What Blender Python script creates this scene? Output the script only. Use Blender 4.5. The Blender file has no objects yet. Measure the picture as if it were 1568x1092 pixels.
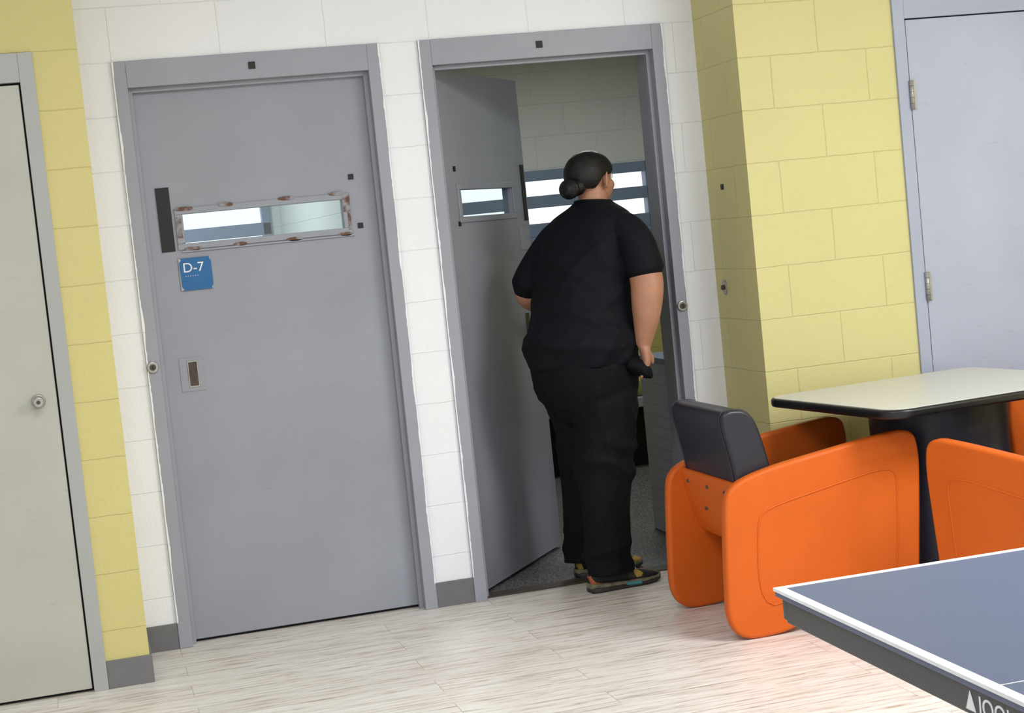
import bpy, bmesh, math, random
from mathutils import Vector, Matrix, noise
random.seed(4)
scene=bpy.context.scene
col=scene.collection
try:
    scene.view_settings.view_transform='Standard'
except Exception: pass

# ------------------------------------------------------------ materials
def srgb(r,g,b):
    f=lambda c:(c/255/12.92) if c/255<=.04045 else ((c/255+.055)/1.055)**2.4
    return (f(r),f(g),f(b),1)
class NT:
    def __init__(s,name):
        s.m=bpy.data.materials.new(name); s.m.use_nodes=True
        s.t=s.m.node_tree; s.n=s.t.nodes; s.l=s.t.links
        s.b=s.n['Principled BSDF']
    def add(s,typ,**kw):
        nd=s.n.new(typ)
        for k,v in kw.items(): setattr(nd,k,v)
        return nd
    def link(s,a,b): s.l.new(a,b)
def mixc(t,fac,a,b,mode='MIX'):
    m=t.add('ShaderNodeMix',data_type='RGBA',blend_type=mode)
    for sock,v in ((m.inputs[0],fac),(m.inputs[6],a),(m.inputs[7],b)):
        if hasattr(v,'is_linked'): t.link(v,sock)
        else: sock.default_value=v
    return m.outputs[2]
def simple(name,c,rough=.5,nscale=40,var=.06,bump=.0,bscale=200,metal=0,spec=.5,coord='Object'):
    t=NT(name); t.b.inputs['Roughness'].default_value=rough; t.b.inputs['Metallic'].default_value=metal
    t.b.inputs['Specular IOR Level'].default_value=spec
    tc=t.add('ShaderNodeTexCoord')
    nz=t.add('ShaderNodeTexNoise'); nz.inputs['Scale'].default_value=nscale; nz.inputs['Detail'].default_value=6
    t.link(tc.outputs[coord],nz.inputs['Vector'])
    r=t.add('ShaderNodeMapRange'); r.inputs[1].default_value=.3; r.inputs[2].default_value=.7
    t.link(nz.outputs['Fac'],r.inputs[0])
    lo=tuple(x*(1-var) for x in c[:3])+(1,); hi=tuple(min(1,x*(1+var)) for x in c[:3])+(1,)
    t.link(mixc(t,r.outputs[0],lo,hi),t.b.inputs['Base Color'])
    if bump>0:
        n2=t.add('ShaderNodeTexNoise'); n2.inputs['Scale'].default_value=bscale; n2.inputs['Detail'].default_value=4
        t.link(tc.outputs[coord],n2.inputs['Vector'])
        bp=t.add('ShaderNodeBump'); bp.inputs['Strength'].default_value=bump; bp.inputs['Distance'].default_value=.002
        t.link(n2.outputs['Fac'],bp.inputs['Height']); t.link(bp.outputs[0],t.b.inputs['Normal'])
    return t.m
def block_mat(name,c,c_low=None,zlow=0,joint=.95,off=0.0,bw=.4064,rh=.2032):
    t=NT(name); t.b.inputs['Roughness'].default_value=.5; t.b.inputs['Specular IOR Level'].default_value=.35
    g=t.add('ShaderNodeNewGeometry'); s=t.add('ShaderNodeSeparateXYZ'); t.link(g.outputs['Position'],s.inputs[0])
    a=t.add('ShaderNodeMath',operation='ADD'); t.link(s.outputs[0],a.inputs[0]); t.link(s.outputs[1],a.inputs[1])
    a2=t.add('ShaderNodeMath',operation='ADD'); t.link(a.outputs[0],a2.inputs[0]); a2.inputs[1].default_value=off
    cx=t.add('ShaderNodeCombineXYZ'); t.link(a2.outputs[0],cx.inputs[0]); t.link(s.outputs[2],cx.inputs[1])
    nw=t.add('ShaderNodeTexNoise'); nw.inputs['Scale'].default_value=18; t.link(g.outputs['Position'],nw.inputs['Vector'])
    vs=t.add('ShaderNodeVectorMath',operation='MULTIPLY_ADD'); vs.inputs[1].default_value=(.006,.006,0)
    t.link(nw.outputs['Color'],vs.inputs[0]); 
    vo=t.add('ShaderNodeVectorMath',operation='ADD'); vo.inputs[1].default_value=(-.003,-.003,0); t.link(cx.outputs[0],vo.inputs[0]); t.link(vo.outputs[0],vs.inputs[2])
    br=t.add('ShaderNodeTexBrick'); t.link(vs.outputs[0],br.inputs['Vector'])
    br.inputs['Scale'].default_value=1; br.inputs['Brick Width'].default_value=bw; br.inputs['Row Height'].default_value=rh
    br.inputs['Mortar Size'].default_value=.003; br.inputs['Mortar Smooth'].default_value=1.0
    n1=t.add('ShaderNodeTexNoise'); n1.inputs['Scale'].default_value=85; n1.inputs['Detail'].default_value=5; t.link(g.outputs['Position'],n1.inputs['Vector'])
    n3=t.add('ShaderNodeTexNoise'); n3.inputs['Scale'].default_value=3; t.link(g.outputs['Position'],n3.inputs['Vector'])
    base=mixc(t,n3.outputs['Fac'],tuple(x*.95 for x in c[:3])+(1,),tuple(min(1,x*1.04) for x in c[:3])+(1,))
    if c_low is not None:
        lt=t.add('ShaderNodeMath',operation='LESS_THAN'); t.link(s.outputs[2],lt.inputs[0]); lt.inputs[1].default_value=zlow
        base=mixc(t,lt.outputs[0],base,c_low)
    jm=mixc(t,br.outputs['Fac'],(1,1,1,1),(joint,joint,joint,1))
    t.link(mixc(t,1.0,base,jm,'MULTIPLY'),t.b.inputs['Base Color'])
    m1=t.add('ShaderNodeMath',operation='MULTIPLY'); m1.inputs[1].default_value=-.7; t.link(br.outputs['Fac'],m1.inputs[0])
    m2=t.add('ShaderNodeMath',operation='MULTIPLY_ADD'); m2.inputs[1].default_value=.6; t.link(n1.outputs['Fac'],m2.inputs[0]); t.link(m1.outputs[0],m2.inputs[2])
    bp=t.add('ShaderNodeBump'); bp.inputs['Strength'].default_value=.6; bp.inputs['Distance'].default_value=.004
    t.link(m2.outputs[0],bp.inputs['Height']); t.link(bp.outputs[0],t.b.inputs['Normal'])
    return t.m
M={}
M['white']=block_mat('painted_block_white',srgb(242,243,247),joint=.97)
M['yellow']=block_mat('painted_block_yellow',srgb(208,200,141),joint=.88)
M['yellowL']=block_mat('painted_block_yellow_pier',srgb(208,197,132),joint=.88,off=.15)
M['cellwall']=block_mat('painted_block_cell',srgb(212,215,210),c_low=srgb(190,184,116),zlow=1.35)
M['tile']=block_mat('partition_tile',srgb(178,181,190),bw=.05,rh=.05,joint=.75)
M['frame']=simple('frame_paint',srgb(154,157,167),.42,3,.05,.25,120)
def leaf_mat(name,c):
    t=NT(name); t.b.inputs['Roughness'].default_value=.42
    tc=t.add('ShaderNodeTexCoord')
    n1=t.add('ShaderNodeTexNoise'); n1.inputs['Scale'].default_value=2.5; n1.inputs['Detail'].default_value=8; t.link(tc.outputs['Object'],n1.inputs['Vector'])
    r=t.add('ShaderNodeMapRange'); r.inputs[1].default_value=.35;r.inputs[2].default_value=.65; t.link(n1.outputs['Fac'],r.inputs[0])
    base=mixc(t,r.outputs[0],tuple(x*.95 for x in c[:3])+(1,),tuple(x*1.04 for x in c[:3])+(1,))
    mp=t.add('ShaderNodeMapping'); mp.inputs['Scale'].default_value=(5,5,34); mp.inputs['Rotation'].default_value=(0,.35,0); t.link(tc.outputs['Object'],mp.inputs[0])
    n2=t.add('ShaderNodeTexNoise'); n2.inputs['Scale'].default_value=3; n2.inputs['Detail'].default_value=3; t.link(mp.outputs[0],n2.inputs['Vector'])
    r2=t.add('ShaderNodeMapRange'); r2.inputs[1].default_value=.68;r2.inputs[2].default_value=.76; r2.inputs[4].default_value=.35; t.link(n2.outputs['Fac'],r2.inputs[0])
    t.link(mixc(t,r2.outputs[0],base,tuple(x*.62 for x in c[:3])+(1,)),t.b.inputs['Base Color'])
    n3=t.add('ShaderNodeTexNoise'); n3.inputs['Scale'].default_value=260; t.link(tc.outputs['Object'],n3.inputs['Vector'])
    bp=t.add('ShaderNodeBump'); bp.inputs['Strength'].default_value=.25; bp.inputs['Distance'].default_value=.001
    t.link(n3.outputs['Fac'],bp.inputs['Height']); t.link(bp.outputs[0],t.b.inputs['Normal'])
    return t.m
M['leaf']=leaf_mat('door_leaf_paint',srgb(150,153,163))
M['leafL']=leaf_mat('door_leaf_beige',srgb(182,182,172))
M['frameL']=simple('frame_paint_beige',srgb(168,170,167),.42,3,.04,.2,120)
M['leafR']=leaf_mat('door_leaf_blue',srgb(170,176,195))
M['frameR']=simple('frame_paint_blue',srgb(163,169,188),.42,3,.04,.2,120)
M['black']=simple('black_tape',srgb(14,14,18),.55,30,.2,.2,300)
M['gap']=simple('gap_black',srgb(12,12,12),.8)  # near-black; in the door gaps it stands in for shade
M['steel']=simple('steel',srgb(165,162,155),.3,60,.1,metal=.85)
M['plate']=simple('plate_steel',srgb(165,163,160),.35,60,.06,metal=.4)
M['brown']=simple('dark_bronze',srgb(70,58,50),.5,60,.3)
def rust():
    t=NT('rust'); t.b.inputs['Roughness'].default_value=.8
    g=t.add('ShaderNodeNewGeometry'); n=t.add('ShaderNodeTexNoise'); n.inputs['Scale'].default_value=28; n.inputs['Detail'].default_value=6
    t.link(g.outputs['Position'],n.inputs['Vector']); r=t.add('ShaderNodeMapRange'); r.inputs[1].default_value=.42; r.inputs[2].default_value=.60
    t.link(n.outputs['Fac'],r.inputs[0]); t.link(mixc(t,r.outputs[0],srgb(104,74,62),srgb(150,150,156)),t.b.inputs['Base Color'])
    return t.m
M['rust']=rust()
M['base']=simple('vinyl_base',srgb(112,112,114),.5,20,.06)
M['sign']=simple('sign_blue',srgb(22,98,158),.4,20,.04)
M['signw']=simple('sign_white',srgb(235,238,240),.5)
M['blueframe']=simple('window_frame_paint',srgb(120,136,160),.45,8,.06)
def floor_mat():
    t=NT('vinyl_plank'); t.b.inputs['Roughness'].default_value=.36
    g=t.add('ShaderNodeNewGeometry')
    br=t.add('ShaderNodeTexBrick'); t.link(g.outputs['Position'],br.inputs['Vector'])
    br.inputs['Scale'].default_value=1; br.inputs['Brick Width'].default_value=1.22; br.inputs['Row Height'].default_value=.152
    br.inputs['Mortar Size'].default_value=.0010; br.inputs['Mortar Smooth'].default_value=.2; br.offset=.37
    br.inputs['Color1'].default_value=(0,0,0,1); br.inputs['Color2'].default_value=(1,1,1,1); br.inputs['Mortar'].default_value=(.5,.5,.5,1)
    va=t.add('ShaderNodeVectorMath',operation='MULTIPLY_ADD'); va.inputs[1].default_value=(7.3,5.1,3.3)
    t.link(br.outputs['Color'],va.inputs[0]); t.link(g.outputs['Position'],va.inputs[2])
    mp=t.add('ShaderNodeMapping'); mp.inputs['Scale'].default_value=(2.2,28,1); t.link(va.outputs[0],mp.inputs[0])
    n=t.add('ShaderNodeTexNoise'); n.inputs['Scale'].default_value=2.2; n.inputs['Detail'].default_value=9; n.inputs['Roughness'].default_value=.70; n.inputs['Distortion'].default_value=.4
    t.link(mp.outputs[0],n.inputs['Vector'])
    cr=t.add('ShaderNodeValToRGB'); e=cr.color_ramp.elements
    e[0].position=.33; e[0].color=srgb(160,146,134); e[1].position=.58; e[1].color=srgb(240,236,231)
    x=e.new(.41); x.color=srgb(206,195,186); x=e.new(.48); x.color=srgb(231,225,218)
    t.link(n.outputs['Fac'],cr.inputs[0])
    tint=mixc(t,br.outputs['Color'],(.94,.935,.93,1),(1.0,1.0,1.0,1))
    c=mixc(t,1.0,cr.outputs[0],tint,'MULTIPLY')
    c=mixc(t,br.outputs['Fac'],c,srgb(165,152,142))
    t.link(c,t.b.inputs['Base Color'])
    bp=t.add('ShaderNodeBump'); bp.inputs['Strength'].default_value=.15; bp.inputs['Distance'].default_value=.001
    t.link(n.outputs['Fac'],bp.inputs['Height']); t.link(bp.outputs[0],t.b.inputs['Normal'])
    return t.m
M['floor']=floor_mat()
def speckle(name,a,b,s):
    t=NT(name); t.b.inputs['Roughness'].default_value=.5
    g=t.add('ShaderNodeNewGeometry'); n=t.add('ShaderNodeTexNoise'); n.inputs['Scale'].default_value=s; n.inputs['Detail'].default_value=2
    t.link(g.outputs['Position'],n.inputs['Vector']); r=t.add('ShaderNodeMapRange'); r.inputs[1].default_value=.45; r.inputs[2].default_value=.6
    t.link(n.outputs['Fac'],r.inputs[0]); t.link(mixc(t,r.outputs[0],a,b),t.b.inputs['Base Color']); return t.m
M['cellfloor']=speckle('cell_floor_epoxy',srgb(62,60,60),srgb(128,126,124),110)
M['ceil']=simple('ceiling_paint',srgb(232,232,232),.8)
M['orange']=simple('molded_orange',srgb(210,97,25),.48,4,.04,.35,350,spec=.3)
M['vinyl']=simple('black_vinyl',srgb(34,35,45),.36,30,.08,.5,160)
M['laminate']=simple('table_laminate',srgb(203,202,196),.35,30,.03)
M['tmold']=simple('table_edge',srgb(20,20,24),.35)
M['drum']=simple('pedestal_navy',srgb(30,34,50),.45,10,.06)
M['ppblue']=simple('pingpong_blue',srgb(84,94,122),.42,200,.04)
M['ppline']=simple('pingpong_line',srgb(225,228,232),.5)
M['ppapron']=simple('pingpong_apron',srgb(70,71,75),.5,80,.08)
M['skin']=simple('skin',srgb(176,126,100),.5,14,.09,.25,400)
def hair():
    t=NT('hair'); t.b.inputs['Roughness'].default_value=.38; t.b.inputs['Base Color'].default_value=srgb(15,12,13); t.b.inputs['Specular IOR Level'].default_value=.35
    tc=t.add('ShaderNodeTexCoord'); w=t.add('ShaderNodeTexNoise'); mp=t.add('ShaderNodeMapping'); mp.inputs['Scale'].default_value=(40,40,240); mp.inputs['Rotation'].default_value=(.3,.5,0)
    t.link(tc.outputs['Object'],mp.inputs[0]); t.link(mp.outputs[0],w.inputs['Vector']); w.inputs['Scale'].default_value=1.5; w.inputs['Detail'].default_value=4
    bp=t.add('ShaderNodeBump'); bp.inputs['Strength'].default_value=.7; bp.inputs['Distance'].default_value=.003
    t.link(w.outputs['Fac'],bp.inputs['Height']); t.link(bp.outputs[0],t.b.inputs['Normal']); return t.m
M['hair']=hair()
def cloth(name,c,spec=.16):
    t=NT(name); t.b.inputs['Roughness'].default_value=.72; t.b.inputs['Specular IOR Level'].default_value=spec
    tc=t.add('ShaderNodeTexCoord')
    n0=t.add('ShaderNodeTexNoise'); n0.inputs['Scale'].default_value=500; t.link(tc.outputs['Object'],n0.inputs['Vector'])
    r=t.add('ShaderNodeMapRange'); r.inputs[1].default_value=.5; r.inputs[2].default_value=.75; t.link(n0.outputs['Fac'],r.inputs[0])
    t.link(mixc(t,r.outputs[0],c,tuple(x*2.2 for x in c[:3])+(1,)),t.b.inputs['Base Color'])
    w=t.add('ShaderNodeTexNoise'); w.inputs['Scale'].default_value=22; w.inputs['Detail'].default_value=2; w.inputs['Distortion'].default_value=.8; t.link(tc.outputs['Object'],w.inputs['Vector'])
    bp=t.add('ShaderNodeBump'); bp.inputs['Strength'].default_value=.7; bp.inputs['Distance'].default_value=.005
    t.link(w.outputs['Fac'],bp.inputs['Height']); t.link(bp.outputs[0],t.b.inputs['Normal']); return t.m
M['shirt']=cloth('shirt_black',srgb(13,14,21))
M['pants']=cloth('pants_black',srgb(11,11,17))
def pane():
    t=NT('window_pane'); t.n.remove(t.b)
    tr=t.add('ShaderNodeBsdfTransparent'); tr.inputs[0].default_value=(.88,.95,.98,1)
    gl=t.add('ShaderNodeBsdfGlossy'); gl.inputs['Roughness'].default_value=.05
    mx=t.add('ShaderNodeMixShader'); mx.inputs[0].default_value=.06
    t.link(tr.outputs[0],mx.inputs[1]); t.link(gl.outputs[0],mx.inputs[2]); t.link(mx.outputs[0],t.n['Material Output'].inputs[0]); return t.m
M['pane']=pane()

# ------------------------------------------------------------ mesh helpers
def obj(name,me,parent=None,mat=None,smooth=False):
    o=bpy.data.objects.new(name,me); col.objects.link(o)
    if parent: o.parent=parent
    if mat: me.materials.append(mat)
    if smooth:
        for f in me.polygons: f.use_smooth=True
    return o
def empty(name,loc=(0,0,0),rz=0):
    e=bpy.data.objects.new(name,None); e.empty_display_size=.1; col.objects.link(e); e.location=loc; e.rotation_euler=(0,0,rz); return e
def boxes(name,lst,mat,parent=None,bevel=0):
    bm=bmesh.new()
    for (x0,x1,y0,y1,z0,z1) in lst:
        v=[bm.verts.new(p) for p in ((x0,y0,z0),(x1,y0,z0),(x1,y1,z0),(x0,y1,z0),(x0,y0,z1),(x1,y0,z1),(x1,y1,z1),(x0,y1,z1))]
        for f in ((0,3,2,1),(4,5,6,7),(0,1,5,4),(1,2,6,5),(2,3,7,6),(3,0,4,7)): bm.faces.new([v[i] for i in f])
    me=bpy.data.meshes.new(name); bm.to_mesh(me); bm.free()
    o=obj(name,me,parent,mat)
    if bevel:
        b=o.modifiers.new('b','BEVEL'); b.width=bevel; b.segments=3; b.limit_method='ANGLE'
        for f in me.polygons: f.use_smooth=True
        o.modifiers.new('wn','WEIGHTED_NORMAL')
    return o
def cyl(name,p0,p1,r,mat,parent=None,n=32,r2=None,bevel=0):
    p0=Vector(p0);p1=Vector(p1);d=p1-p0
    bm=bmesh.new(); bmesh.ops.create_cone(bm,cap_ends=True,segments=n,radius1=r,radius2=r if r2 is None else r2,depth=d.length)
    bm.transform(Matrix.Translation((p0+p1)/2)@d.to_track_quat('Z','Y').to_matrix().to_4x4())
    me=bpy.data.meshes.new(name); bm.to_mesh(me); bm.free()
    o=obj(name,me,parent,mat)
    for f in me.polygons: f.use_smooth=len(f.vertices)==4
    if bevel:
        b=o.modifiers.new('b','BEVEL'); b.width=bevel; b.segments=3; b.limit_method='ANGLE'
    return o
def chaikin(p,k=3):
    for _ in range(k):
        q=[]
        for i in range(len(p)):
            a=p[i];b=p[(i+1)%len(p)]
            q.append(tuple(a[j]*.75+b[j]*.25 for j in range(len(a)))); q.append(tuple(a[j]*.25+b[j]*.75 for j in range(len(a))))
        p=q
    return p
def prism(name,prof,y0,y1,mat,parent,bevel=.015,axis='y'):
    bm=bmesh.new()
    def P(a,b,h):
        return (a,h,b) if axis=='y' else ((a,b,h) if axis=='z' else (h,a,b))
    v0=[bm.verts.new(P(a,b,y0)) for a,b in prof]; v1=[bm.verts.new(P(a,b,y1)) for a,b in prof]
    n=len(prof); bm.faces.new(v0); bm.faces.new(v1[::-1])
    for i in range(n): bm.faces.new((v0[i],v1[i],v1[(i+1)%n],v0[(i+1)%n]))
    bmesh.ops.recalc_face_normals(bm,faces=bm.faces)
    me=bpy.data.meshes.new(name); bm.to_mesh(me); bm.free()
    o=obj(name,me,parent,mat,True)
    if bevel:
        b=o.modifiers.new('b','BEVEL'); b.width=bevel; b.segments=4; b.limit_method='ANGLE'; b.angle_limit=math.radians(40)
    o.modifiers.new('wn','WEIGHTED_NORMAL')
    return o
def tube_bm(bm,pts,rad,n=16,caps=True):
    pts=[Vector(p) for p in pts]; rings=[]
    prevx=None
    for i,p in enumerate(pts):
        d=(pts[min(i+1,len(pts)-1)]-pts[max(i-1,0)]).normalized()
        if prevx is None:
            x=d.cross(Vector((0,1,0)) if abs(d.y)<.9 else Vector((1,0,0))).normalized()
        else: x=(prevx-d*prevx.dot(d)).normalized()
        prevx=x; y=d.cross(x)
        r=rad[i]; ra,rb=(r,r) if not isinstance(r,tuple) else r
        rings.append([bm.verts.new(p+x*math.cos(2*math.pi*k/n)*ra+y*math.sin(2*math.pi*k/n)*rb) for k in range(n)])
    for a,b in zip(rings,rings[1:]):
        for k in range(n): bm.faces.new((a[k],a[(k+1)%n],b[(k+1)%n],b[k]))
    if caps:
        for ring,s,i in ((rings[0],-1,0),(rings[-1],1,-1)):
            d=(pts[1]-pts[0]).normalized() if i==0 else (pts[-1]-pts[-2]).normalized()
            r=rad[i]; r=r if not isinstance(r,tuple) else min(r)
            mid=[bm.verts.new(v.co*.6+pts[i]*.4+d*s*r*.6) for v in ring]
            c=bm.verts.new(pts[i]+d*s*r*.85)
            for k in range(n):
                q=(ring[k],mid[k],mid[(k+1)%n],ring[(k+1)%n]); bm.faces.new(q if i==0 else q[::-1])
                q=(mid[k],c,mid[(k+1)%n]); bm.faces.new(q if i==0 else q[::-1])
def ell_bm(bm,c,r,rot=None,seg=32,rings=20):
    m=Matrix.Translation(c)@(rot.to_4x4() if rot else Matrix.Identity(4))@Matrix.Diagonal((*r,1))
    bmesh.ops.create_uvsphere(bm,u_segments=seg,v_segments=rings,radius=1,matrix=m)
def finish(bm,name,parent,mat,voxel=None,smooth=6,disp=None):
    bmesh.ops.recalc_face_normals(bm,faces=bm.faces)
    me=bpy.data.meshes.new(name); bm.to_mesh(me); bm.free()
    o=obj(name,me,parent,mat,True)
    if voxel:
        m=o.modifiers.new('r','REMESH'); m.mode='VOXEL'; m.voxel_size=voxel; m.use_smooth_shade=True
    if smooth:
        m=o.modifiers.new('s','SMOOTH'); m.factor=.5; m.iterations=smooth
    if disp:
        for (size,st) in disp:
            tx=bpy.data.textures.new(name+'_folds','CLOUDS'); tx.noise_scale=size; tx.noise_depth=1
            m=o.modifiers.new('d','DISPLACE'); m.texture=tx; m.strength=st; m.mid_level=.5
    return o
def wire(name,pts,r,mat,parent,cyclic=False):
    cu=bpy.data.curves.new(name,'CURVE'); cu.dimensions='3D'; cu.bevel_depth=r; cu.bevel_resolution=3
    s=cu.splines.new('POLY'); s.points.add(len(pts)-1)
    for i,p in enumerate(pts): s.points[i].co=(*p,1)
    s.use_cyclic_u=cyclic
    o=bpy.data.objects.new(name,cu); col.objects.link(o); o.parent=parent; cu.materials.append(mat); return o

# ------------------------------------------------------------ room shell
boxes('floor',[(-3.2,5.6,-8.5,.1,-.1,0)],M['floor'])
boxes('floor_cell',[(-1.5,3.8,.1,4.0,-.1,-.002)],M['cellfloor'])
boxes('ceiling',[(-3.2,5.6,-8.5,.2,2.95,3.05)],M['ceil'])
boxes('ceiling_cell',[(-1.5,3.8,.2,4.0,2.52,2.6)],M['ceil'])
T=.2
boxes('wall_back',[(-.125,0,0,T,0,2.95),(1.016,1.17,0,T,0,2.95),(2.186,2.323,0,T,0,2.95),(0,1.016,0,T,2.235,2.95),(1.17,2.186,0,T,2.235,2.95)],M['white'])
boxes('wall_back_left',[(-.277,-.125,-.456,T,0,2.95),(-1.30,-.277,-.456,T,2.235,2.95),(-3.2,-1.30,-.456,T,0,2.95),(-1.30,-.277,-.2,T,0,2.235)],M['yellowL'])
boxes('wall_back_right',[(2.323,2.987,-.426,T,0,2.95),(2.987,4.02,-.426,T,2.235,2.95),(4.02,5.6,-.426,T,0,2.95),(2.987,4.02,-.2,T,0,2.235)],M['yellow'])
boxes('wall_left',[(-3.3,-3.2,-8.5,T,0,2.95)],M['white'])  # unseen room wall, added to keep left-facing sides darker
boxes('wall_right',[(5.6,5.7,-8.5,T,0,2.95)],M['yellow'])
def backwall(x0,x1,wx0,wx1):
    return [(x0,x1,3.8,3.95,0,1.40),(x0,x1,3.8,3.95,1.82,2.6),(x0,wx0,3.8,3.95,1.40,1.82),(wx1,x1,3.8,3.95,1.40,1.82)]
boxes('wall_cell_back',backwall(-1.5,1.08,-1.25,.98)+backwall(1.08,3.8,1.25,3.46),M['cellwall'])
boxes('wall_cell_side',[(1.04,1.13,T,3.8,0,2.52),(-1.5,-1.4,T,3.8,0,2.52),(3.6,3.75,T,3.8,0,2.52)],M['cellwall'])
def cell_window(n,x0,x1,mull):
    e=empty('window_%d'%n)
    L=[(x0,x1,3.78,3.86,1.40,1.485),(x0,x1,3.78,3.86,1.583,1.66),(x0,x1,3.78,3.86,1.755,1.82),(x0,x0+.05,3.78,3.86,1.4,1.82),(x1-.05,x1,3.78,3.86,1.4,1.82)]
    for m in mull: L.append((m-.02,m+.02,3.79,3.86,1.4,1.82))
    boxes('frame',L,M['blueframe'],e,.004)
    boxes('sill_shelf',[(x0-.03,x1+.03,3.74,3.80,1.375,1.40)],M['blueframe'],e)
cell_window(1,-1.25,.98,(-.5,)); cell_window(2,1.25,3.46,(1.55,))

boxes('baseboard_back',[(-.125,0,-.008,0,0,.10),(1.016,1.17,-.008,0,0,.10),(2.186,2.323,-.008,0,0,.10)],M['base'],None,.002)
boxes('baseboard_left',[(-.277,-.117,-.464,-.456,0,.10),(-.125,-.117,-.456,0,0,.10),(-3.2,-1.30,-.464,-.456,0,.10)],M['base'],None,.002)
boxes('baseboard_right',[(2.315,2.987,-.434,-.426,0,.10),(2.315,2.323,-.434,0,0,.10),(4.02,5.6,-.434,-.426,0,.10)],M['base'],None,.002)

# ------------------------------------------------------------ door frames
def door_frame(name,x0,x1,yf,depth,mat,stop=True):
    e=empty(name)
    L=[(x0,x0+.05,yf-.012,yf+depth,0,2.235),(x1-.05,x1,yf-.012,yf+depth,0,2.235),(x0+.05,x1-.05,yf-.012,yf+depth,2.135,2.235)]
    boxes('jambs',L,mat,e,.002)
    if stop:
        boxes('stop',[(x0+.05,x0+.066,yf+.03,yf+.058,0,2.135),(x1-.066,x1-.05,yf+.03,yf+.058,0,2.135),(x0+.066,x1-.066,yf+.03,yf+.058,2.119,2.135)],mat,e,.001)
    return e
f1=door_frame('trim_1',0,1.016,0,.205,M['frame'])
f2=door_frame('trim_2',1.17,2.186,0,.205,M['frame'])
for e,xs,xk in ((f1,.519,.021),(f2,1.661,2.159)):
    boxes('sensor_square',[(xs-.013,xs+.013,-.016,-.011,2.172,2.199)],M['black'],e)
    cyl('lock_ring',(xk,-.010,1.085),(xk,-.022,1.085),.022,M['steel'],e,bevel=.003)
    cyl('lock_core',(xk,-.020,1.085),(xk,-.027,1.085),.012,M['brown'],e)
    boxes('key_slot',[(xk-.0015,xk+.0015,-.0285,-.026,1.078,1.092)],M['black'],e)
boxes('threshold_dark',[(1.22,2.136,.02,.10,0,.006)],M['brown'],f2)
def ragged(name,xa,dirn,z0,z1,mat,parent,seed):
    bm=bmesh.new(); n=140; pr=None
    for i in range(n+1):
        z=z0+(z1-z0)*i/n; w=.004+.009*max(0,noise.noise(Vector((seed,z*6,0))))+.005*abs(noise.noise(Vector((seed,z*40,3))))
        a=bm.verts.new((xa,-.0127,z)); b_=bm.verts.new((xa+dirn*w,-.0127,z))
        if pr: bm.faces.new((pr[0],pr[1],b_,a))
        pr=(a,b_)
    bmesh.ops.recalc_face_normals(bm,faces=bm.faces)
    me=bpy.data.meshes.new(name); bm.to_mesh(me); bm.free(); obj(name,me,parent,mat)
ragged('overpaint_a',0,1,.1,2.235,M['white'],f1,1); ragged('overpaint_b',1.016,-1,.1,2.235,M['white'],f1,2)
ragged('overpaint_a',1.17,1,.1,2.235,M['white'],f2,3); ragged('overpaint_b',2.186,-1,.1,2.235,M['white'],f2,4)

def leaf_with_window(name,loc,rz,w,wx0,wx1,mat):
    e=empty(name,loc,rz); t=.045; z0=.012; z1=2.128; wz0,wz1=1.538,1.65
    boxes('leaf',[(0,wx0,0,t,z0,z1),(wx1,w,0,t,z0,z1),(wx0,wx1,0,t,z0,wz0),(wx0,wx1,0,t,wz1,z1)],mat,e)
    boxes('glazing_bead',[(wx0-.03,wx1+.03,-.007,0,wz1,wz1+.024),(wx0-.03,wx1+.03,-.007,0,wz0-.024,wz0),(wx0-.03,wx0,-.007,0,wz0,wz1),(wx1,wx1+.03,-.007,0,wz0,wz1)],mat,e,.002)
    boxes('pane',[(wx0,wx1,.02,.026,wz0,wz1)],M['pane'],e)
    return e
d1=leaf_with_window('door_1',(.056,.06,0),0,.904,.145,.762,M['leaf'])
R=[(.15,1.670,.07),(.31,1.672,.055),(.545,1.674,.06),(.74,1.674,.055),(.17,1.516,.065),(.35,1.516,.05),(.56,1.514,.06),(.76,1.514,.05)]
for i,(x,z,w) in enumerate(R):
    prism('rust_clip_%d'%i,chaikin([(x-w/2,z-.006),(x+w/2,z-.009),(x+w/2+.004,z+.004),(x+.01,z+.009),(x-w/2,z+.006)],1),-.0095,-.001,M['rust'],d1,.001)
boxes('rust_edge',[(.764,.792,-.0085,-.001,1.60,1.672),(.118,.138,-.0085,-.001,1.56,1.64),(.778,.79,-.0085,-.001,1.53,1.60)],M['rust'],d1)
boxes('caulk_strip',[(.13,.80,-.0095,-.006,1.505,1.511)],M['frame'],d1)
boxes('tape_strip',[(.053,.104,-.005,0,1.512,1.757)],M['black'],d1)
boxes('tape_square',[(.797,.818,-.004,0,1.724,1.745),(.815,.836,-.004,0,1.531,1.552)],M['black'],d1)
prism('sign_plate',[(.108,1.357),(.232,1.357),(.232,1.483),(.108,1.483)],-.006,0,M['plate'],d1,.002)
prism('sign_face',[(.110,1.358),(.122,1.362),(.113,1.372),(.111,1.466),(.120,1.474),(.116,1.482),(.226,1.482),(.226,1.474),(.232,1.466),(.232,1.374),(.226,1.366),(.226,1.358)],-.008,-.005,M['sign'],d1,.001)
def text(name,s,size,loc,rot,mat,parent,ext=.0008):
    cu=bpy.data.curves.new(name,'FONT'); cu.body=s; cu.size=size; cu.extrude=ext
    o=bpy.data.objects.new(name,cu); col.objects.link(o); o.parent=parent; o.location=loc; o.rotation_euler=rot; cu.materials.append(mat); return o
text('sign_lettering','D-7',.052,(.122,-.0085,1.428),(math.pi/2,0,0),M['signw'],d1)
boxes('sign_braille',[(.130+i*.009,.133+i*.009,-.010,-.008,1.412,1.4145) for i in range(6)],M['signw'],d1)
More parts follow.
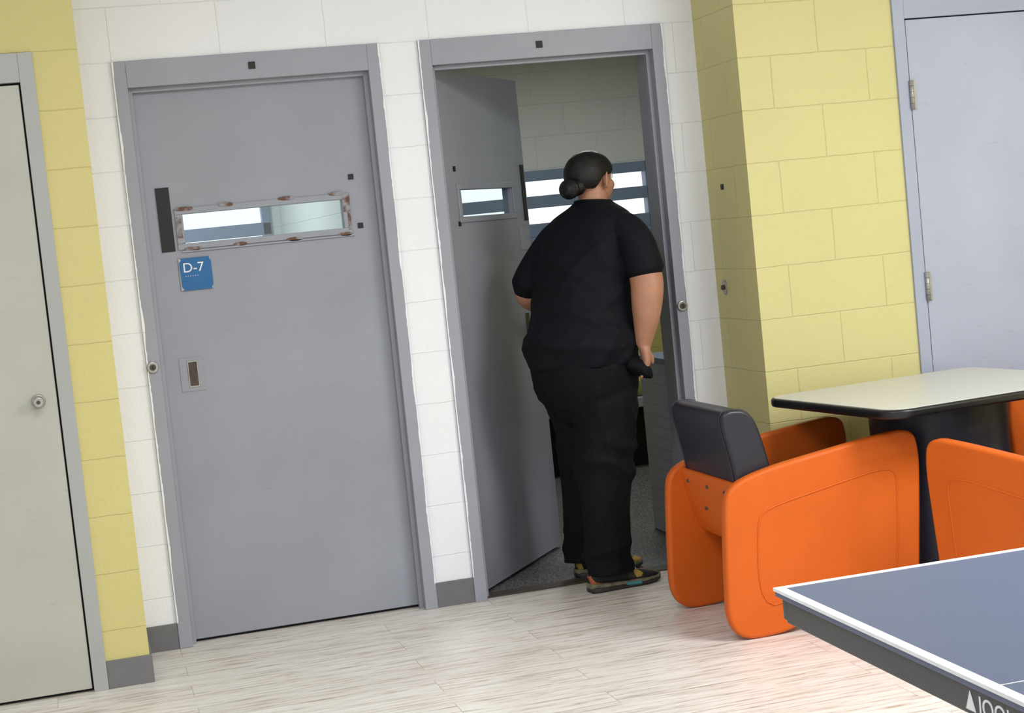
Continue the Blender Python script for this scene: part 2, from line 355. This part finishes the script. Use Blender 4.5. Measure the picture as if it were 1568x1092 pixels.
boxes('pull_plate',[(.068,.159,-.003,0,.972,1.102)],M['leaf'],d1,.001)
boxes('pull_rim',[(.097,.139,-.006,-.002,.986,1.090)],M['plate'],d1,.002)
boxes('pull_recess',[(.102,.134,-.008,-.004,.992,1.084)],M['brown'],d1,.002)
boxes('bottom_gap_shade',[(0,.904,.012,.04,.001,.012)],M['gap'],d1)  # black strip painted in as the shade under the leaf
for z in (.28,1.06,1.85): cyl('hinge',(.908,.02,z-.05),(.908,.02,z+.05),.004,M['steel'],d1,12)

a2=math.atan2(.75,.555)
d2=leaf_with_window('door_2',(1.236,.10,0),a2,.925,.165,.745,M['leaf'])
boxes('tape_strip',[(.87,.905,-.005,0,1.50,1.75)],M['black'],d2)
boxes('tape_square',[(.12,.14,-.004,0,1.724,1.745),(.12,.14,-.004,0,1.50,1.52)],M['black'],d2)
boxes('lock_plate',[(.80,.90,-.004,0,1.37,1.47)],M['frame'],d2,.001)
boxes('pull_recess',[(.76,.80,-.005,0,.99,1.09)],M['brown'],d2,.002)
for z in (.28,1.85):
    cyl('hinge',(-.006,-.004,z-.057),(-.006,-.004,z+.057),.008,M['steel'],d2,12)

f3=door_frame('trim_3',-1.294,-.277,-.456,.10,M['frameL'],False)
d3=empty('door_3')
boxes('leaf',[(-1.239,-.333,-.460,-.41,.012,2.127)],M['leafL'],d3,.002)
boxes('gap_shadow',[(-1.244,-.327,-.44,-.38,.002,2.135)],M['gap'],d3)
cyl('knob_rose',(-.395,-.459,1.04),(-.395,-.470,1.04),.024,M['steel'],d3,bevel=.003)
cyl('knob_stem',(-.395,-.47,1.04),(-.395,-.492,1.04),.011,M['steel'],d3)
cyl('knob',(-.395,-.485,1.04),(-.395,-.512,1.04),.017,M['steel'],d3,r2=.019,bevel=.004)
cyl('knob_core',(-.395,-.511,1.04),(-.395,-.514,1.04),.007,M['brown'],d3)
f4=door_frame('trim_4',2.987,4.004,-.426,.10,M['frameR'],False)
d4=empty('door_4')
boxes('leaf',[(3.042,3.949,-.432,-.385,.012,2.130)],M['leafR'],d4,.002)
boxes('gap_shadow',[(3.037,3.954,-.41,-.36,.002,2.135)],M['gap'],d4)
for z in (1.835,1.075,.3):
    cyl('hinge_barrel',(3.040,-.446,z-.057),(3.040,-.446,z+.057),.0085,M['plate'],d4,16)
    boxes('hinge_leaf',[(3.040,3.062,-.438,-.432,z-.057,z+.057)],M['plate'],d4,.001)
    for k in range(4): cyl('hinge_joint_%d'%k,(3.040,-.446,z-.035+k*.023),(3.040,-.446,z-.034+k*.023),.0092,M['gap'],d4,16)
sw=empty('wall_key_switch')
prism('plate',chaikin([(-.075,1.115),(-.115,1.115),(-.115,1.175),(-.075,1.175)],2),2.316,2.324,M['plate'],sw,.001,'x')
cyl('core',(2.318,-.095,1.145),(2.306,-.095,1.145),.010,M['brown'],sw)
boxes('wall_sensor_square',[(2.319,2.3235,-.172,-.148,1.54,1.562)],M['black'])

pt=empty('half_height_partition')
boxes('block',[(2.275,3.0,.24,.94,0,.80)],M['tile'],pt,.004)
boxes('cap',[(2.265,3.01,.23,.95,.80,.825)],M['blueframe'],pt,.004)
bd=empty('bunk_bed')
boxes('platform',[(1.4,3.55,2.75,3.72,.36,.42)],M['frame'],bd,.006)
boxes('base',[(1.5,3.45,2.9,3.70,0,.36)],M['gap'],bd)
boxes('mattress',[(1.42,3.53,2.78,3.70,.42,.53)],simple('mattress_olive',srgb(150,146,80),.6),bd,.03)

# ------------------------------------------------------------ chairs
PROF=chaikin([(.0,.0),(.010,.25),(.022,.42),(.032,.505),(.085,.548),(.20,.578),(.38,.604),(.60,.634),(.745,.647),(.765,.56),(.755,.42),(.725,.10),(.715,.0),(.54,0),(.46,.045),(.30,.045),(.22,.0)],3)
def chair(name,loc,rz):
    e=empty(name,loc,rz)
    for nm,y0,y1 in (('side_panel_a',0,.045),('side_panel_b',.555,.60)):
        prism(nm,PROF,y0,y1,M['orange'],e,.014)
    ins=chaikin([(.12,.10),(.135,.40),(.17,.44),(.40,.482),(.60,.518),(.665,.508),(.665,.44),(.64,.13),(.56,.10),(.40,.13),(.26,.12)],2)
    wire('panel_emboss_a',[(x,-.0003,z) for x,z in ins],.003,M['orange'],e,True)
    wire('panel_emboss_b',[(x,.6003,z) for x,z in ins],.003,M['orange'],e,True)
    sh=[(.075,.53),(.10,.42),(.135,.30),(.17,.275),(.40,.30),(.64,.34),(.66,.365),(.64,.38),(.40,.345),(.20,.325),(.165,.34),(.135,.43),(.115,.53)]
    prism('seat_shell',chaikin(sh,2),.04,.56,M['orange'],e,.004)
    for yy,zz,xx in ((.49,.49,.083),(.30,.49,.083),(.38,.40,.103),(.14,.49,.083)):
        cyl('bolt',(xx+.01,yy,zz),(xx-.004,yy,zz-.001),.006,M['brown'],e,12)
    prism('seat_cushion',chaikin([(.19,.34),(.63,.385),(.65,.43),(.62,.455),(.2,.425)],2),.055,.545,M['vinyl'],e,.02)
    bc=chaikin([(.105,.46),(.09,.60),(.055,.755),(.085,.785),(.165,.775),(.20,.70),(.245,.47),(.20,.45)],2)
    prism('back_cushion',bc,.048,.552,M['vinyl'],e,.022)
    for yy in (.072,.528):
        wire('cushion_piping_%d'%int(yy*1000),[(x,yy,z) for x,z in [( (a-.16)*1.012+.16,(b-.62)*1.005+.62) for a,b in bc]],.0028,M['vinyl'],e,True)
    return e
chair('molded_armchair',(1.762,-1.235,0),0)
f=Vector((-.30,.954)); rzz=math.atan2(f.y,f.x)
def place(cx,cy,rz,lx,ly):
    return (cx-(lx*math.cos(rz)-ly*math.sin(rz)), cy-(lx*math.sin(rz)+ly*math.cos(rz)),0)
chair('molded_armchair',place(2.41,-1.47,rzz,.765,.60),rzz)
chair('molded_armchair',place(3.2,-.66,math.pi,.765,.0),math.pi)

# ------------------------------------------------------------ activity table
te=empty('game_table',(2.74,-.975,0),math.radians(7.5))
def rrect(w,h,r,n=8):
    p=[]
    for cx,cy,a0 in ((w/2-r,h/2-r,0),(-w/2+r,h/2-r,90),(-w/2+r,-h/2+r,180),(w/2-r,-h/2+r,270)):
        for k in range(n+1):
            a=math.radians(a0+90*k/n); p.append((cx+r*math.cos(a),cy+r*math.sin(a)))
    return p
prism('edge_band',rrect(.95,.83,.085),.708,.740,M['tmold'],te,.010,'z')
prism('laminate_top',rrect(.93,.81,.078),.738,.7425,M['laminate'],te,.001,'z')
cyl('pedestal_drum',(0,-.01,.02),(0,-.01,.71),.235,M['drum'],te,48,r2=.25,bevel=.01)
cyl('pedestal_foot',(0,-.01,0),(0,-.01,.05),.245,M['drum'],te,48,bevel=.01)

# ------------------------------------------------------------ table tennis table
pp=empty('table_tennis_table',(.94,-3.62,0),math.radians(-.6))
Lx,Ly=2.74,1.525
prism('top_board',[(0,0),(Lx,0),(Lx,-Ly),(0,-Ly)],.744,.7595,M['ppblue'],pp,.001,'z')
b=.016
boxes('border_lines',[(0,b,-Ly,0,.7593,.7603),(Lx-b,Lx,-Ly,0,.7593,.7603),(b,Lx-b,-b,0,.7593,.7603),(b,Lx-b,-Ly,-Ly+b,.7593,.7603),(b,Lx-b,-Ly/2-.0015,-Ly/2+.0015,.7593,.7601)],M['ppline'],pp)
boxes('edge_trim',[(-.002,0,-Ly,0.002,.754,.7602),(0,Lx,0,.002,.754,.7602)],M['ppline'],pp)
boxes('apron',[(.004,.03,-Ly+.004,-.035,.700,.746),(.035,Lx-.03,-.03,-.004,.700,.746),(.035,Lx-.03,-Ly+.004,-Ly+.03,.700,.746),(Lx-.03,Lx-.004,-Ly+.03,-.03,.700,.746)],M['ppapron'],pp,.003)
prism('apron_corner',chaikin([(.004,-.004),(.06,-.004),(.06,-.06),(.004,-.06)],2),.705,.746,M['ppapron'],pp,.002,'z')
text('apron_lettering','JOOLA',.040,(.0035,-.718,.708),(math.pi/2,0,-math.pi/2),M['ppline'],pp,.0006)
prism('apron_emblem',[(-.682,.708),(-.710,.708),(-.696,.738)],.0028,.0045,M['ppline'],pp,0,'x')
for i,(x,y) in enumerate(((.5,-.25),(.5,-1.27),(2.24,-.25),(2.24,-1.27))):
    boxes('leg_%d'%(i+1),[(x-.025,x+.025,y-.025,y+.025,.0,.745)],M['ppapron'],pp,.004)
boxes('cross_brace',[(.48,.52,-1.27,-.25,.25,.29),(2.22,2.26,-1.27,-.25,.25,.29)],M['ppapron'],pp,.003)

# ------------------------------------------------------------ person
per=empty('person',(1.74,-.05,0),math.atan2(-.294,.956))
PHI=math.radians(42)
XR=Vector((math.cos(PHI),-math.sin(PHI),0)); YF=Vector((math.sin(PHI),math.cos(PHI),0))
def ring(bm,c,a,b,n=56,ex=2.15,fold=None):
    vs=[]
    for k in range(n):
        t=2*math.pi*k/n; ct,st=math.cos(t),math.sin(t)
        x=math.copysign(abs(ct)**(2/ex),ct)*a; y=math.copysign(abs(st)**(2/ex),st)*b
        v=XR*x+YF*y; p=Vector(c)+v
        if fold: p+=v.normalized()*fold(p,t)
        vs.append(bm.verts.new(p))
    return vs
def loft(bm,rings):
    for a,b in zip(rings,rings[1:]):
        n=len(a)
        for k in range(n): bm.faces.new((a[k],a[(k+1)%n],b[(k+1)%n],b[k]))
    bm.faces.new(rings[0][::-1]); bm.faces.new(rings[-1])
def dense(rows,m):
    out=[]; n=len(rows)
    for i in range(n-1):
        p0=rows[max(i-1,0)];p1=rows[i];p2=rows[i+1];p3=rows[min(i+2,n-1)]
        for s in range(m):
            t=s/m
            out.append(tuple(.5*((2*b)+(-a+c)*t+(2*a-5*b+4*c-d)*t*t+(-a+3*b-3*c+d)*t**3) for a,b,c,d in zip(p0,p1,p2,p3)))
    out.append(rows[-1]); return out
def tubed(bm,rows,n=24,m=5):
    d=dense(rows,m); tube_bm(bm,[q[:3] for q in d],[(q[3],q[4]) if len(q)>4 else q[3] for q in d],n)
def ridge(p,sx,sz,tilt,seed):
    q=Vector((p.x*sx+p.z*tilt,p.y*sx,p.z*sz+p.x*tilt+seed))
    return (1-min(1,abs(noise.noise(q))*2.4))**2
def sm(x,a,b):
    t=max(0,min(1,(x-a)/(b-a))); return t*t*(3-2*t)
def shirt_fold(p,t):
    z=p.z
    lo=1-sm(z,1.05,1.22); up=sm(z,1.12,1.30)*(1-sm(z,1.40,1.46))
    f_=.016*lo*ridge(p,3.0,9,3.0,2.1)+.014*up*ridge(p,4.5,4.0,5,7.7)+.009*ridge(p,6,8,-4,13.3)
    f_+=.005*(1-sm(z,.90,.98))*math.sin(p.x*34+p.y*25)
    return f_*(1-sm(z,1.44,1.49))-.006*(1-sm(z,1.44,1.49))
def pant_fold(p,t):
    z=p.z
    hem=1-sm(z,.08,.30); knee=sm(z,.34,.44)*(1-sm(z,.52,.66)); hip=sm(z,.62,.74)*(1-sm(z,.78,.86))
    return .018*knee*ridge(p,4,13,3,3.3)+.018*hem*ridge(p,4,13,-3,8.1)+.010*hip*ridge(p,4,11,-5,5.5)+.010*(1-sm(z,.78,.88))*ridge(p,8,2.2,2,1.7)-.006
bm=bmesh.new()
T_=[(.895,-.032,.0,.234,.195),(.93,-.034,.0,.243,.202),(1.0,-.034,.0,.245,.204),(1.06,-.028,.003,.236,.194),(1.12,-.020,.008,.227,.183),(1.18,-.012,.012,.220,.175),(1.25,-.002,.018,.217,.168),(1.32,.010,.024,.216,.158),(1.38,.022,.03,.215,.144),(1.425,.034,.034,.214,.128),(1.46,.044,.037,.208,.112),(1.485,.051,.039,.190,.098),(1.505,.056,.041,.158,.086),(1.522,.060,.042,.122,.077),(1.537,.062,.043,.092,.071),(1.548,.064,.044,.078,.068)]
loft(bm,[ring(bm,(cl,cd,z),a,b,140,2.1,shirt_fold) for z,cl,cd,a,b in dense(T_,6)])
tubed(bm,[(.120,-.030,1.432,.058),(.180,-.082,1.425,.066),(.216,-.120,1.365,.074),(.234,-.138,1.30,.074),(.240,-.142,1.255,.079)])
tubed(bm,[(-.03,.085,1.430,.058),(-.092,.125,1.415,.065),(-.148,.142,1.35,.070),(-.203,.15,1.28,.069),(-.232,.15,1.225,.072)])
finish(bm,'shirt',per,M['shirt'],.006,9)
cx=[Vector((.064,.044,1.543))+XR*math.cos(t)*.074+YF*math.sin(t)*.067+Vector((0,0,-.008*math.sin(t))) for t in [2*math.pi*k/40 for k in range(40)]]
wire('neckline_rib',[tuple(v) for v in cx],.005,M['shirt'],per,True)
bm=bmesh.new()
loft(bm,[ring(bm,(q[0],q[1],q[2]),q[3],q[4],120,2.15,pant_fold) for q in dense([(-.015,.01,.66,.11,.11),(-.02,.01,.71,.165,.145),(-.026,.0,.77,.205,.172),(-.031,0,.84,.230,.192),(-.034,0,.90,.236,.196),(-.034,0,.97,.220,.18)],6)])
Rl=[(.045,-.055,.86,.13),(.038,-.06,.74,.132),(.025,-.065,.62,.124),(.012,-.075,.50,.112),(.0,-.085,.38,.102),(-.006,-.095,.25,.096),(-.010,-.105,.13,.091),(-.012,-.11,.068,.092)]
Ll=[(-.085,.06,.86,.13),(-.073,.075,.74,.130),(-.064,.095,.62,.114),(-.068,.115,.50,.104),(-.078,.135,.38,.096),(-.09,.15,.25,.090),(-.098,.165,.13,.087),(-.10,.17,.070,.089)]
for L in (Rl,Ll): loft(bm,[ring(bm,(q[0],q[1],q[2]),q[3]*.96,q[3]*1.04,80,2.1,pant_fold) for q in dense(L[::-1],9)])
finish(bm,'trousers',per,M['pants'],.006,5)
bm=bmesh.new()
tubed(bm,[(.145,-.13,.895,.03,.055),(.182,-.135,.878,.032,.055),(.207,-.132,.855,.027,.050),(.224,-.128,.840,.013,.036)],20,4)
finish(bm,'trouser_pocket',per,M['pants'],.005,4,[(.05,.008)])
bm=bmesh.new()
tubed(bm,[(.222,-.13,1.34,.060),(.238,-.142,1.26,.064),(.243,-.15,1.20,.065),(.237,-.152,1.14,.062),(.228,-.148,1.07,.053),(.215,-.142,1.0,.039),(.208,-.138,.965,.031)])
tube_bm(bm,[(.208,-.138,.97),(.212,-.136,.94),(.213,-.134,.905),(.209,-.132,.885)],[(.027,.031),(.022,.038),(.020,.042),(.018,.040)],16)
for i,(dy,ln,r) in enumerate(((-.030,.055,.0085),(-.010,.062,.009),(.010,.056,.0088),(.029,.046,.0078))):
    y=-.132+dy
    tube_bm(bm,[(.209,y,.895),(.206,y,.895-ln*.45),(.196,y,.895-ln*.75),(.186,y,.895-ln)],[r*1.05,r,r*.95,r*.8],12)
tube_bm(bm,[(.212,-.11,.945),(.228,-.096,.925),(.236,-.092,.905),(.236,-.092,.886)],[.012,.0115,.0105,.009],12)
finish(bm,'right_arm',per,M['skin'],.0035,5)
bm=bmesh.new()
tubed(bm,[(-.20,.15,1.30,.056),(-.225,.155,1.24,.058),(-.232,.17,1.195,.056),(-.205,.22,1.165,.052),(-.16,.29,1.145,.044),(-.115,.355,1.13,.033),(-.10,.375,1.127,.029)])
dd=Vector((.55,.82,-.08)).normalized(); h0=Vector((-.10,.375,1.127)); sd=Vector((0,0,1))
tube_bm(bm,[h0,h0+dd*.04,h0+dd*.08,h0+dd*.095],[(.026,.028),(.020,.038),(.019,.042),(.017,.038)],16)
sx=dd.cross(sd).normalized()
for i,(o_,ln,r) in enumerate(((.030,.066,.0085),(.010,.076,.009),(-.010,.070,.0088),(-.029,.055,.0078))):
    p=h0+dd*.088+sd*o_
    tube_bm(bm,[p,p+dd*ln*.45,p+dd*ln*.75+sx*.008,p+dd*ln*.95+sx*.02],[r*1.05,r,r*.95,r*.8],12)
p=h0+dd*.02+sd*.02
tube_bm(bm,[p,p+dd*.03+sd*.03+sx*.01,p+dd*.055+sd*.042+sx*.018,p+dd*.075+sd*.045+sx*.02],[.012,.0115,.0105,.009],12)
finish(bm,'left_arm',per,M['skin'],.0035,4)
# head
HP=math.radians(42); hx=Vector((math.cos(HP),-math.sin(HP),0)); hy=Vector((math.sin(HP),math.cos(HP),0)); hz=Vector((0,0,1))
HC=Vector((.070,.055,1.637))
rotH=Matrix((hx,hy,hz)).transposed()
HS=1.07
def HPt(x,y,z): return HC+(hx*x+hy*y)*HS+hz*z
def he(bm,c,r,*a): ell_bm(bm,HPt(*c),(r[0]*HS,r[1]*HS,r[2]),rotH,*a)
bm=bmesh.new()
he(bm,(0,-.012,.02),(.074,.094,.082)); he(bm,(0,.028,-.035),(.058,.062,.070)); he(bm,(0,.062,-.082),(.026,.022,.018))
he(bm,(.034,.050,-.03),(.024,.028,.026)); he(bm,(-.034,.050,-.03),(.024,.028,.026))
tube_bm(bm,[HPt(0,.083,.012),HPt(0,.094,-.012),HPt(0,.102,-.028)],[.008,.010,.013],12)
he(bm,(.012,.092,-.031),(.008,.009,.007)); he(bm,(-.012,.092,-.031),(.008,.009,.007))
tube_bm(bm,[HPt(-.035,.075,.024),HPt(0,.087,.024),HPt(.035,.075,.024)],[.007,.008,.007],10)
tube_bm(bm,[HPt(-.022,.080,-.055),HPt(0,.089,-.053),HPt(.022,.080,-.055)],[.004,.006,.004],10)
tube_bm(bm,[HPt(-.020,.078,-.063),HPt(0,.087,-.063),HPt(.020,.078,-.063)],[.004,.007,.004],10)
tube_bm(bm,[(.062,.035,1.50),(.066,.040,1.55),(.070,.046,1.60)],[.066,.060,.058],24)
finish(bm,'head',per,M['skin'],.0035,4)
for s in (-1,1):
    bm=bmesh.new()
    pts=[HPt(s*(.076+.012*max(0,math.sin(t))),-.002-.017*math.sin(t)+.004*math.cos(t),-.010+.031*math.cos(t)) for t in [math.pi*k/10*1.15-.2 for k in range(11)]]
    tube_bm(bm,pts,[.0045]*9+[.006,.006],10)
    he(bm,(s*.076,-.006,-.010),(.007,.014,.026),16,12)
    finish(bm,'ear_'+('r' if s>0 else 'l'),per,M['skin'],.0018,3)
    bm=bmesh.new(); he(bm,(s*.030,.071,.004),(.012,.012,.012),16,12); finish(bm,'eye_'+('r' if s>0 else 'l'),per,M['signw'],None,0)
    bm=bmesh.new(); he(bm,(s*.030,.081,.004),(.005,.004,.005),12,8); finish(bm,'iris_'+('r' if s>0 else 'l'),per,M['hair'],None,0)
bm=bmesh.new()
def zmin(y):
    if y<-.34: return -.66
    if y<-.10: return -.66+(y+.34)/.24*.56
    if y<.35: return -.10
    return -.10+(y-.35)*.95
NU,NV=96,28; rings_=[]
for j in range(NV+1):
    rr=[]
    for i in range(NU):
        az=2*math.pi*i/NU
        el=-1.2
        while el<1.5:
            y=math.sin(az)*math.cos(el)
            if math.sin(el)>=zmin(y): break
            el+=.01
        e_=el+(math.pi/2-el)*j/NV
        if j<NV:
            rad=1+.016*noise.noise(Vector((math.cos(az)*2.2+e_*3,math.sin(az)*2.2,e_*9)))
            rr.append(bm.verts.new((rad*math.cos(az)*math.cos(e_),rad*math.sin(az)*math.cos(e_),rad*math.sin(e_))))
    rings_.append(rr)
top=bm.verts.new((0,0,1))
for j in range(NV-1):
    for i in range(NU): bm.faces.new((rings_[j][i],rings_[j][(i+1)%NU],rings_[j+1][(i+1)%NU],rings_[j+1][i]))
for i in range(NU): bm.faces.new((rings_[NV-1][i],rings_[NV-1][(i+1)%NU],top))
bm.transform(Matrix.Translation(HPt(0,-.014,.018))@rotH.to_4x4()@Matrix.Diagonal((.0855*HS,.107*HS,.094,1)))
me=bpy.data.meshes.new('hair'); bm.to_mesh(me); bm.free()
ho=obj('hair',me,per,M['hair'],True); so=ho.modifiers.new('s','SOLIDIFY'); so.thickness=.012; so.offset=-1
so=ho.modifiers.new('sm','SMOOTH'); so.factor=.5; so.iterations=3
bm=bmesh.new(); bc=HPt(0,-.128,-.036)
ell_bm(bm,bc,(.040,.032,.034),rotH)
for j in range(3):
    pts=[];n=26
    for k in range(n):
        t=2*math.pi*k/n
        rr=.034-.010*j
        pts.append(bc+hx*math.cos(t)*rr*1.15+hz*math.sin(t)*rr*.85-hy*(.004+.010*j))
    pts.append(pts[0]); tube_bm(bm,pts,[.0125]*len(pts),10)
ell_bm(bm,bc-hy*.022,(.012,.016,.012),rotH)
ell_bm(bm,HPt(0,-.095,-.03),(.050,.038,.036),rotH)
finish(bm,'hair_bun',per,M['hair'],.003,4)

def upper_mat():
    t=NT('shoe_upper'); t.b.inputs['Roughness'].default_value=.7
    tc=t.add('ShaderNodeTexCoord'); v=t.add('ShaderNodeTexVoronoi'); v.inputs['Scale'].default_value=26; t.link(tc.outputs['Object'],v.inputs['Vector'])
    s=t.add('ShaderNodeSeparateColor'); t.link(v.outputs['Color'],s.inputs[0])
    cr=t.add('ShaderNodeValToRGB'); cr.color_ramp.interpolation='CONSTANT'; e=cr.color_ramp.elements
    e[0].position=0; e[0].color=srgb(24,24,28); e[1].position=.52; e[1].color=srgb(176,150,66)
    x=e.new(.74); x.color=srgb(50,52,44); x=e.new(.92); x.color=srgb(180,96,60)
    t.link(s.outputs[0],cr.inputs[0]); t.link(cr.outputs[0],t.b.inputs['Base Color']); return t.m
M['upper']=upper_mat(); M['sole']=simple('shoe_sole',srgb(52,50,50),.6,50,.35); M['mid']=simple('shoe_midsole',srgb(120,114,92),.6,26,.6); M['teal']=simple('shoe_teal',srgb(70,145,155),.5)
def shoe(name,heel,toe):
    heel=Vector(heel); toe=Vector(toe); d=(toe-heel); L=d.length; d.normalize(); s=Vector((-d.y,d.x,0))
    def sect(prof_):
        bm=bmesh.new(); rr=[]
        for (t,w,z0,z1,ex) in prof_:
            c=heel+d*(t*L); n=32; vs=[]
            for k in range(n):
                a=2*math.pi*k/n; ca,sa=math.cos(a),math.sin(a)
                vs.append(bm.verts.new(c+s*(math.copysign(abs(ca)**(2/ex),ca)*w)+Vector((0,0,(z0+z1)/2+math.copysign(abs(sa)**(2/ex),sa)*(z1-z0)/2))))
            rr.append(vs)
        loft(bm,rr); return bm
    SO=[(-.02,.018,.008,.020,3),(.0,.034,.0,.022,5),(.12,.041,0,.022,6),(.35,.041,0,.020,6),(.55,.046,0,.018,6),(.75,.050,0,.018,6),(.9,.040,.003,.018,5),(.98,.024,.008,.020,4),(1.01,.010,.014,.022,3)]
    finish(sect(SO),name+'_outsole',per,M['sole'],None,0)
    finish(sect([(t,w*1.0,z1-.003,z1+.016*(1-.35*t),e) for t,w,z0,z1,e in SO]),name+'_midsole',per,M['mid'],None,0)
    finish(sect([(.0,.020,.028,.075,2.5),(.05,.033,.025,.098,2.6),(.2,.037,.024,.105,2.6),(.35,.038,.022,.100,2.4),(.5,.041,.02,.082,2.3),(.65,.045,.02,.066,2.3),(.8,.043,.02,.054,2.3),(.92,.031,.02,.044,2.3),(.985,.014,.022,.036,2.2)]),name+'_upper',per,M['upper'],None,0)
    for i,t in enumerate((.42,.5,.58,.66)):
        c=heel+d*(t*L); z=.098-.10*(t-.36)
        wire(name+'_lace_%d'%i,[tuple(c+s*.024+Vector((0,0,z-.014))),tuple(c+Vector((0,0,z))),tuple(c-s*.024+Vector((0,0,z-.014)))],.0028,M['signw'],per)
    wire(name+'_stripe',[tuple(heel+d*(t*L)-s*w+Vector((0,0,z))) for t,w,z in ((.45,.0425,.020),(.55,.0465,.017),(.66,.048,.015))],.007,M['teal'],per)
shoe('right_shoe',(-.095,-.155,0),(.185,-.02,0))
shoe('left_shoe',(-.145,.155,0),(.125,.29,0))

# ------------------------------------------------------------ lights
w=bpy.data.worlds.new('daylight'); scene.world=w; w.use_nodes=True
w.node_tree.nodes['Background'].inputs[0].default_value=(.92,.96,1,1); w.node_tree.nodes['Background'].inputs[1].default_value=1.38
def area(name,loc,size,power,c=(1,1,1),rot=(0,0,0),sy=None):
    l=bpy.data.lights.new(name,'AREA'); l.energy=power; l.size=size; l.color=c
    if sy: l.shape='RECTANGLE'; l.size_y=sy
    o=bpy.data.objects.new(name,l); col.objects.link(o); o.location=loc; o.rotation_euler=rot; return o
W_=(.95,.975,1)
area('ceiling_light',(3.2,-3.4,2.9),1.2,108,W_,(0,0,0),1.2)
area('ceiling_light',(.1,-3.2,2.9),1.2,50,W_,(0,0,0),1.2)
area('ceiling_light',(4.8,-5.0,2.9),1.2,85,W_,(0,0,0),1.2)
area('cell_fill_light',(2.6,2.2,2.5),.6,17,(.95,.98,1))  # added fill; the cell has only window light of its own
area('cell_fill_light',(-.2,2.4,2.5),.6,44,(.95,.98,1))  # fill added to brighten the cell behind door 1, no lamp seen there

# ------------------------------------------------------------ camera
yaw,pitch,roll=.2536,-.0757,-.1010
fw=Vector((math.sin(yaw)*math.cos(pitch),math.cos(yaw)*math.cos(pitch),math.sin(pitch)))
r0=Vector((math.cos(yaw),-math.sin(yaw),0)); u0=r0.cross(fw)
r=r0*math.cos(roll)+u0*math.sin(roll); u=-r0*math.sin(roll)+u0*math.cos(roll)
cd=bpy.data.cameras.new('camera'); cam=bpy.data.objects.new('camera',cd); col.objects.link(cam)
m=Matrix((r,u,-fw)).transposed().to_4x4(); m.translation=Vector((-.2497,-6.4585,1.4672)); cam.matrix_world=m
cd.sensor_width=36; cd.lens=58.78; cd.clip_end=100
scene.camera=cam
